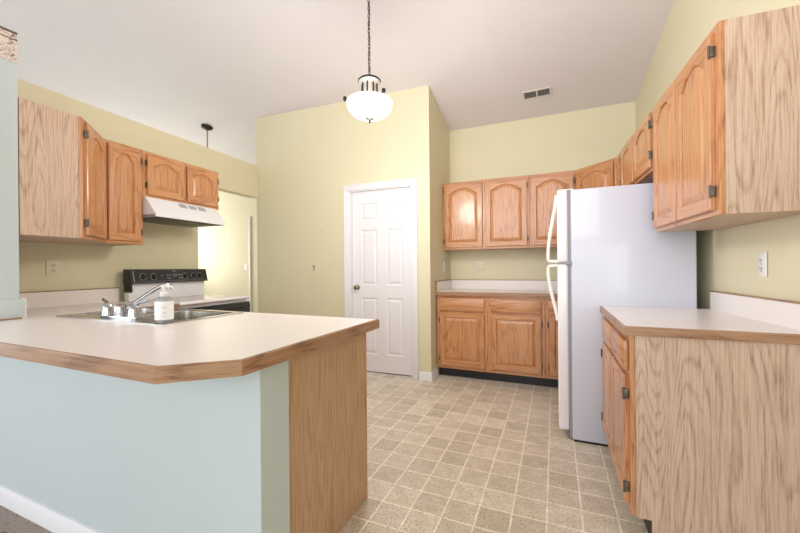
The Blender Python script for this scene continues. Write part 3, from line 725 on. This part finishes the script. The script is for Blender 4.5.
# ------------------------------------------------------------------ soap bottle
t = thing('soap_bottle', 'clear pump soap bottle with white label on the sink corner', 'soap bottle', (-1.735, 1.150, .9195))
b = MB(); b.lathe([(0, .002), (.036, 0), (.039, .004), (.039, .105), (.035, .117), (.017, .123), (.016, .128), (.014, .128), (.015, .121), (.033, .114), (.0365, .104), (.0365, .006), (0, .005)], (0, 0, 0), 32); b.build('bottle', 'clear', t)
b = MB(); b.lathe([(.0396, .014), (.0396, .102), (.0392, .102), (.0392, .014)], (0, 0, 0), 40); lb = b.build('label', 'label', t)
va = math.atan2(-1.15, 1.735)
for zz, hw in ((.075, .30), (.068, .18), (.05, .24), (.043, .24), (.030, .30)):
    b = MB(); bm = bmesh.new(); n = 8
    lo = [bm.verts.new((.0399*math.cos(va+hw*(2*i/n-1)), .0399*math.sin(va+hw*(2*i/n-1)), zz)) for i in range(n+1)]
    hi = [bm.verts.new((v.co.x, v.co.y, zz+.0022)) for v in lo]
    for i in range(n): bm.faces.new((lo[i], lo[i+1], hi[i+1], hi[i]))
    b.add(bm); b.build('print_line', 'label_print', lb)
b = MB(); b.lathe([(.017, .124), (.018, .128), (.018, .144), (.009, .148), (.006, .150), (.006, .166), (.0, .166)], (0, 0, 0), 24)
b.lathe([(.011, .164), (.0125, .167), (.0125, .176), (.009, .180), (0, .181)], (0, 0, 0), 20)
b.tube([(0, 0, .173), (.02, .008, .174), (.036, .014, .170), (.04, .016, .162)], [.006, .0055, .005, .004], 10); b.build('pump', 'plate_white', t)

# ------------------------------------------------------------------ pendant lamp
PX, PY = -1.222, 2.315
t = thing('pendant_lamp', 'lit white glass bowl pendant lamp hanging on a chain', 'pendant lamp', (PX, PY, 0))
ZB0 = 2.25
b = MB(); prof = []
for i in range(17):
    a_ = i/16*PI/2; prof.append((.162*math.sin(a_)**1.05, ZB0+.104*(1-math.cos(a_))))
prof += [(.166, ZB0+.116), (.163, ZB0+.122), (.10, ZB0+.128), (.055, ZB0+.13)]
b.lathe(prof, (0, 0, 0), 48); b.build('glass_bowl', 'bowl', t)
b = MB(); b.lathe([(.0, ZB0-.032), (.007, ZB0-.03), (.009, ZB0-.02), (.005, ZB0-.012), (.022, ZB0-.006), (.034, ZB0+.004), (.028, ZB0+.014), (0, ZB0+.016)], (0, 0, 0), 20); b.build('finial', 'chain', t)
b = MB(); b.lathe([(.064, ZB0+.126), (.066, ZB0+.14), (.054, ZB0+.15), (.050, ZB0+.245), (.062, ZB0+.254), (.078, ZB0+.266), (.080, ZB0+.276), (.07, ZB0+.282), (.018, ZB0+.286), (.012, ZB0+.296), (0, ZB0+.298)], (0, 0, 0), 36)
b.build('fitter', 'fitter', t)
b = MB(); b.lathe([(.081, ZB0+.268), (.083, ZB0+.276), (.074, ZB0+.285), (.05, ZB0+.288), (.04, ZB0+.285)], (0, 0, 0), 36); b.build('fitter_rim', 'chain', t)
for k in range(8):
    a_ = k*PI/4+.2; b = MB(); q1 = Vector((math.cos(a_), math.sin(a_), 0))
    b.tube([q1*.056+Vector((0, 0, ZB0+.15)), q1*.058+Vector((0, 0, ZB0+.2)), q1*.056+Vector((0, 0, ZB0+.25))], .0055, 6); b.build('fitter_rib', 'chain', t)
for k in range(3):
    a_ = R(23.2+8)+k*2*PI/3 + PI; q1 = Vector((math.cos(a_), math.sin(a_), 0)); b = MB()
    b.tube([q1*.155+Vector((0, 0, ZB0+.122)), q1*.166+Vector((0, 0, ZB0+.134)), q1*.174+Vector((0, 0, ZB0+.132))], .006, 8)
    b.lathe([(.010, -.016), (.013, -.008), (.013, .01), (.008, .015), (0, .015)], q1*.176+Vector((0, 0, ZB0+.138)), 12); b.build('bowl_clip', 'chain', t)
ztop = zc(PY); z = ZB0+.29; ch = MB(); k = 0
while z < ztop-.05:
    L = .034; pts = []
    for i in range(14):
        a_ = i*2*PI/14; x_ = .0085*math.cos(a_); z_ = (L/2)*math.sin(a_)
        pts.append((x_, 0, z+L/2+z_) if k % 2 == 0 else (0, x_, z+L/2+z_))
    ch.tube(pts, .0026, 6, closed=True); z += L-.0065; k += 1
ch.build('chain', 'chain', t)
cw = MB(); cw.tube([(.006*math.sin(zz*23), .006*math.cos(zz*23), ZB0+.27+(ztop-.03-ZB0-.27)*zz) for zz in [i/40 for i in range(41)]], .0028, 6); cw.build('cord', 'chain', t)
b = MB(); b.lathe([(.012, ztop-.06), (.02, ztop-.05), (.06, ztop-.03), (.066, ztop-.012), (.066, ztop+.02), (0, ztop+.02)], (0, 0, 0), 28); b.build('ceiling_canopy', 'nickel', t)
l = bpy.data.lights.new('pendant_bulb', 'POINT'); l.energy = 32; l.color = (1, .95, .88); l.shadow_soft_size = .17
lo = bpy.data.objects.new('pendant_bulb', l); COL.objects.link(lo); lo.location = (PX, PY, ZB0-.22)

# ------------------------------------------------------------------ hall chandelier (only its canopy and stem show)
CX, CY = -4.27, 3.43; zt = zc(CY)
t = thing('chandelier', 'ceiling canopy and stem of a hall light seen over the left wall', 'chandelier', (CX, CY, 0))
b = MB(); b.lathe([(.012, -.045), (.03, -.04), (.065, -.022), (.072, -.01), (.072, .03), (0, .03)], (0, 0, zt), 28); b.build('canopy', 'chain', t)
b = MB(); b.tube([(0, 0, zt-.04), (0, 0, 2.12)], .008, 8); b.build('stem', 'nickel', t)
b = MB(); b.lathe([(0, 1.98), (.05, 1.99), (.13, 2.05), (.14, 2.09), (.05, 2.12), (0, 2.125)], (0, 0, 0), 28); b.build('shade', 'bowl', t)

# ------------------------------------------------------------------ ceiling vent
sl = math.atan(.26); vy = 3.95; vx = -.153
t = thing('ceiling_vent', 'white metal air register on the sloped ceiling', 'vent', (vx, vy, zc(vy)), 0); t.rotation_euler = (-sl, 0, R(-2))
for bx in ((-.14, .14, -.064, -.046), (-.14, .14, .046, .064), (-.14, -.122, -.05, .05), (.122, .14, -.05, .05), (-.008, .008, -.05, .05)):
    b = MB(); b.box(bx[0], bx[1], bx[2], bx[3], -.012, -.0005, .003); b.build('frame_bar', 'vent', t)
b = MB(); b.box(-.125, .125, -.05, .05, -.004, -.0005); b.build('dark_duct', 'vent_dark', t)
for side in (-1, 1):
    for k in range(9):
        x_ = side*(.018+k*.0125); b = MB()
        b.extrude([(x_, -.0115), (x_+.0015, -.0115), (x_+side*.005+.0015, -.004), (x_+side*.005, -.004)], -.048, .048, 'y'); b.build('louvre', 'grey_gasket', t, smooth=False)

# ------------------------------------------------------------------ outlets and switches
def outlet(loc, rot, label, mat='plate_white', kind='outlet', w_=.072, h_=.115):
    t = thing('wall_outlet' if kind == 'outlet' else 'light_switch', label, 'outlet' if kind == 'outlet' else 'switch', loc, rot)
    b = MB(); b.box(-w_/2, w_/2, -.006, 0, -h_/2, h_/2, .003, 2); b.build('plate', mat, t)
    if kind == 'outlet':
        for dz in (-.02, .02):
            b = MB(); b.box(-.017, .017, -.0085, -.005, dz-.015, dz+.015, .005, 2); r_ = b.build('receptacle', mat, t)
            b = MB(); b.box(-.009, -.0055, -.0092, -.008, dz-.004, dz+.007); b.box(.0055, .009, -.0092, -.008, dz-.004, dz+.007); b.lathe([(.003, 0), (.003, .001), (0, .001)], (0, -.0082, dz-.009), 8, '-y'); b.build('slot', 'dark', r_)
        b = MB(); b.lathe([(.003, 0), (.002, .0015), (0, .0015)], (0, -.006, 0), 8, '-y'); b.build('screw', 'nickel', t)
    else:
        b = MB(); b.box(-.006, .006, -.016, -.005, -.004, .016, .002); b.build('toggle', mat, t)
        for dz in (-.03, .03):
            b = MB(); b.lathe([(.003, 0), (.002, .0015), (0, .0015)], (0, -.006, dz), 8, '-y'); b.build('screw', 'nickel', t)
    return t
outlet((WL(1.40), 1.40, 1.192), lang, 'ivory outlet on the left wall under the corner cabinet', 'plate', w_=.085)
outlet((WR(2.19), 2.19, 1.172), -PI/2, 'white outlet on the right wall above the right countertop')
outlet((-.831, 4.33, 1.185), 0, 'ivory wall plate above the back counter splash', 'plate', 'switch', w_=.115)
outlet((PR[0], 4.045, 1.188), PI/2, 'narrow white outlet plate on the pantry side wall by the back counter')
outlet((-4.90, 4.70, 1.205), 0, 'pale switch plate on the hall wall through the doorway', 'plate', 'switch', w_=.115)
# small leftovers on the pantry wall
t = thing('wall_hook', 'small empty double hook on the pantry wall left of the door', 'hook', (-2.60, pl(-2.60), 1.178), pa)
b = MB(); b.box(-.006, .006, -.003, 0, -.035, .03, .001); b.build('hook_plate', 'nickel', t)
for sx in (-1, 1):
    b = MB(); b.tube([(0, -.003, 0), (sx*.008, -.012, .008), (sx*.018, -.018, .028), (sx*.014, -.02, .034)], .0028, 6); b.build('prong', 'nickel', t)
for u, lb_ in (((-2.50, 1.60), 'tiny nail in the pantry wall, nearer the door casing'), ((-2.77, 1.475), 'tiny nail in the pantry wall, farther from the door casing')):
    b = MB(); b.lathe([(.002, 0), (.002, .008), (.005, .0085), (.004, .010), (0, .0105)], (0, 0, 0), 10, '-y'); o = b.build('nail', 'wall_mark'); o.location = (u[0], pl(u[0]), u[1]); tag(o, lb_, 'nail')
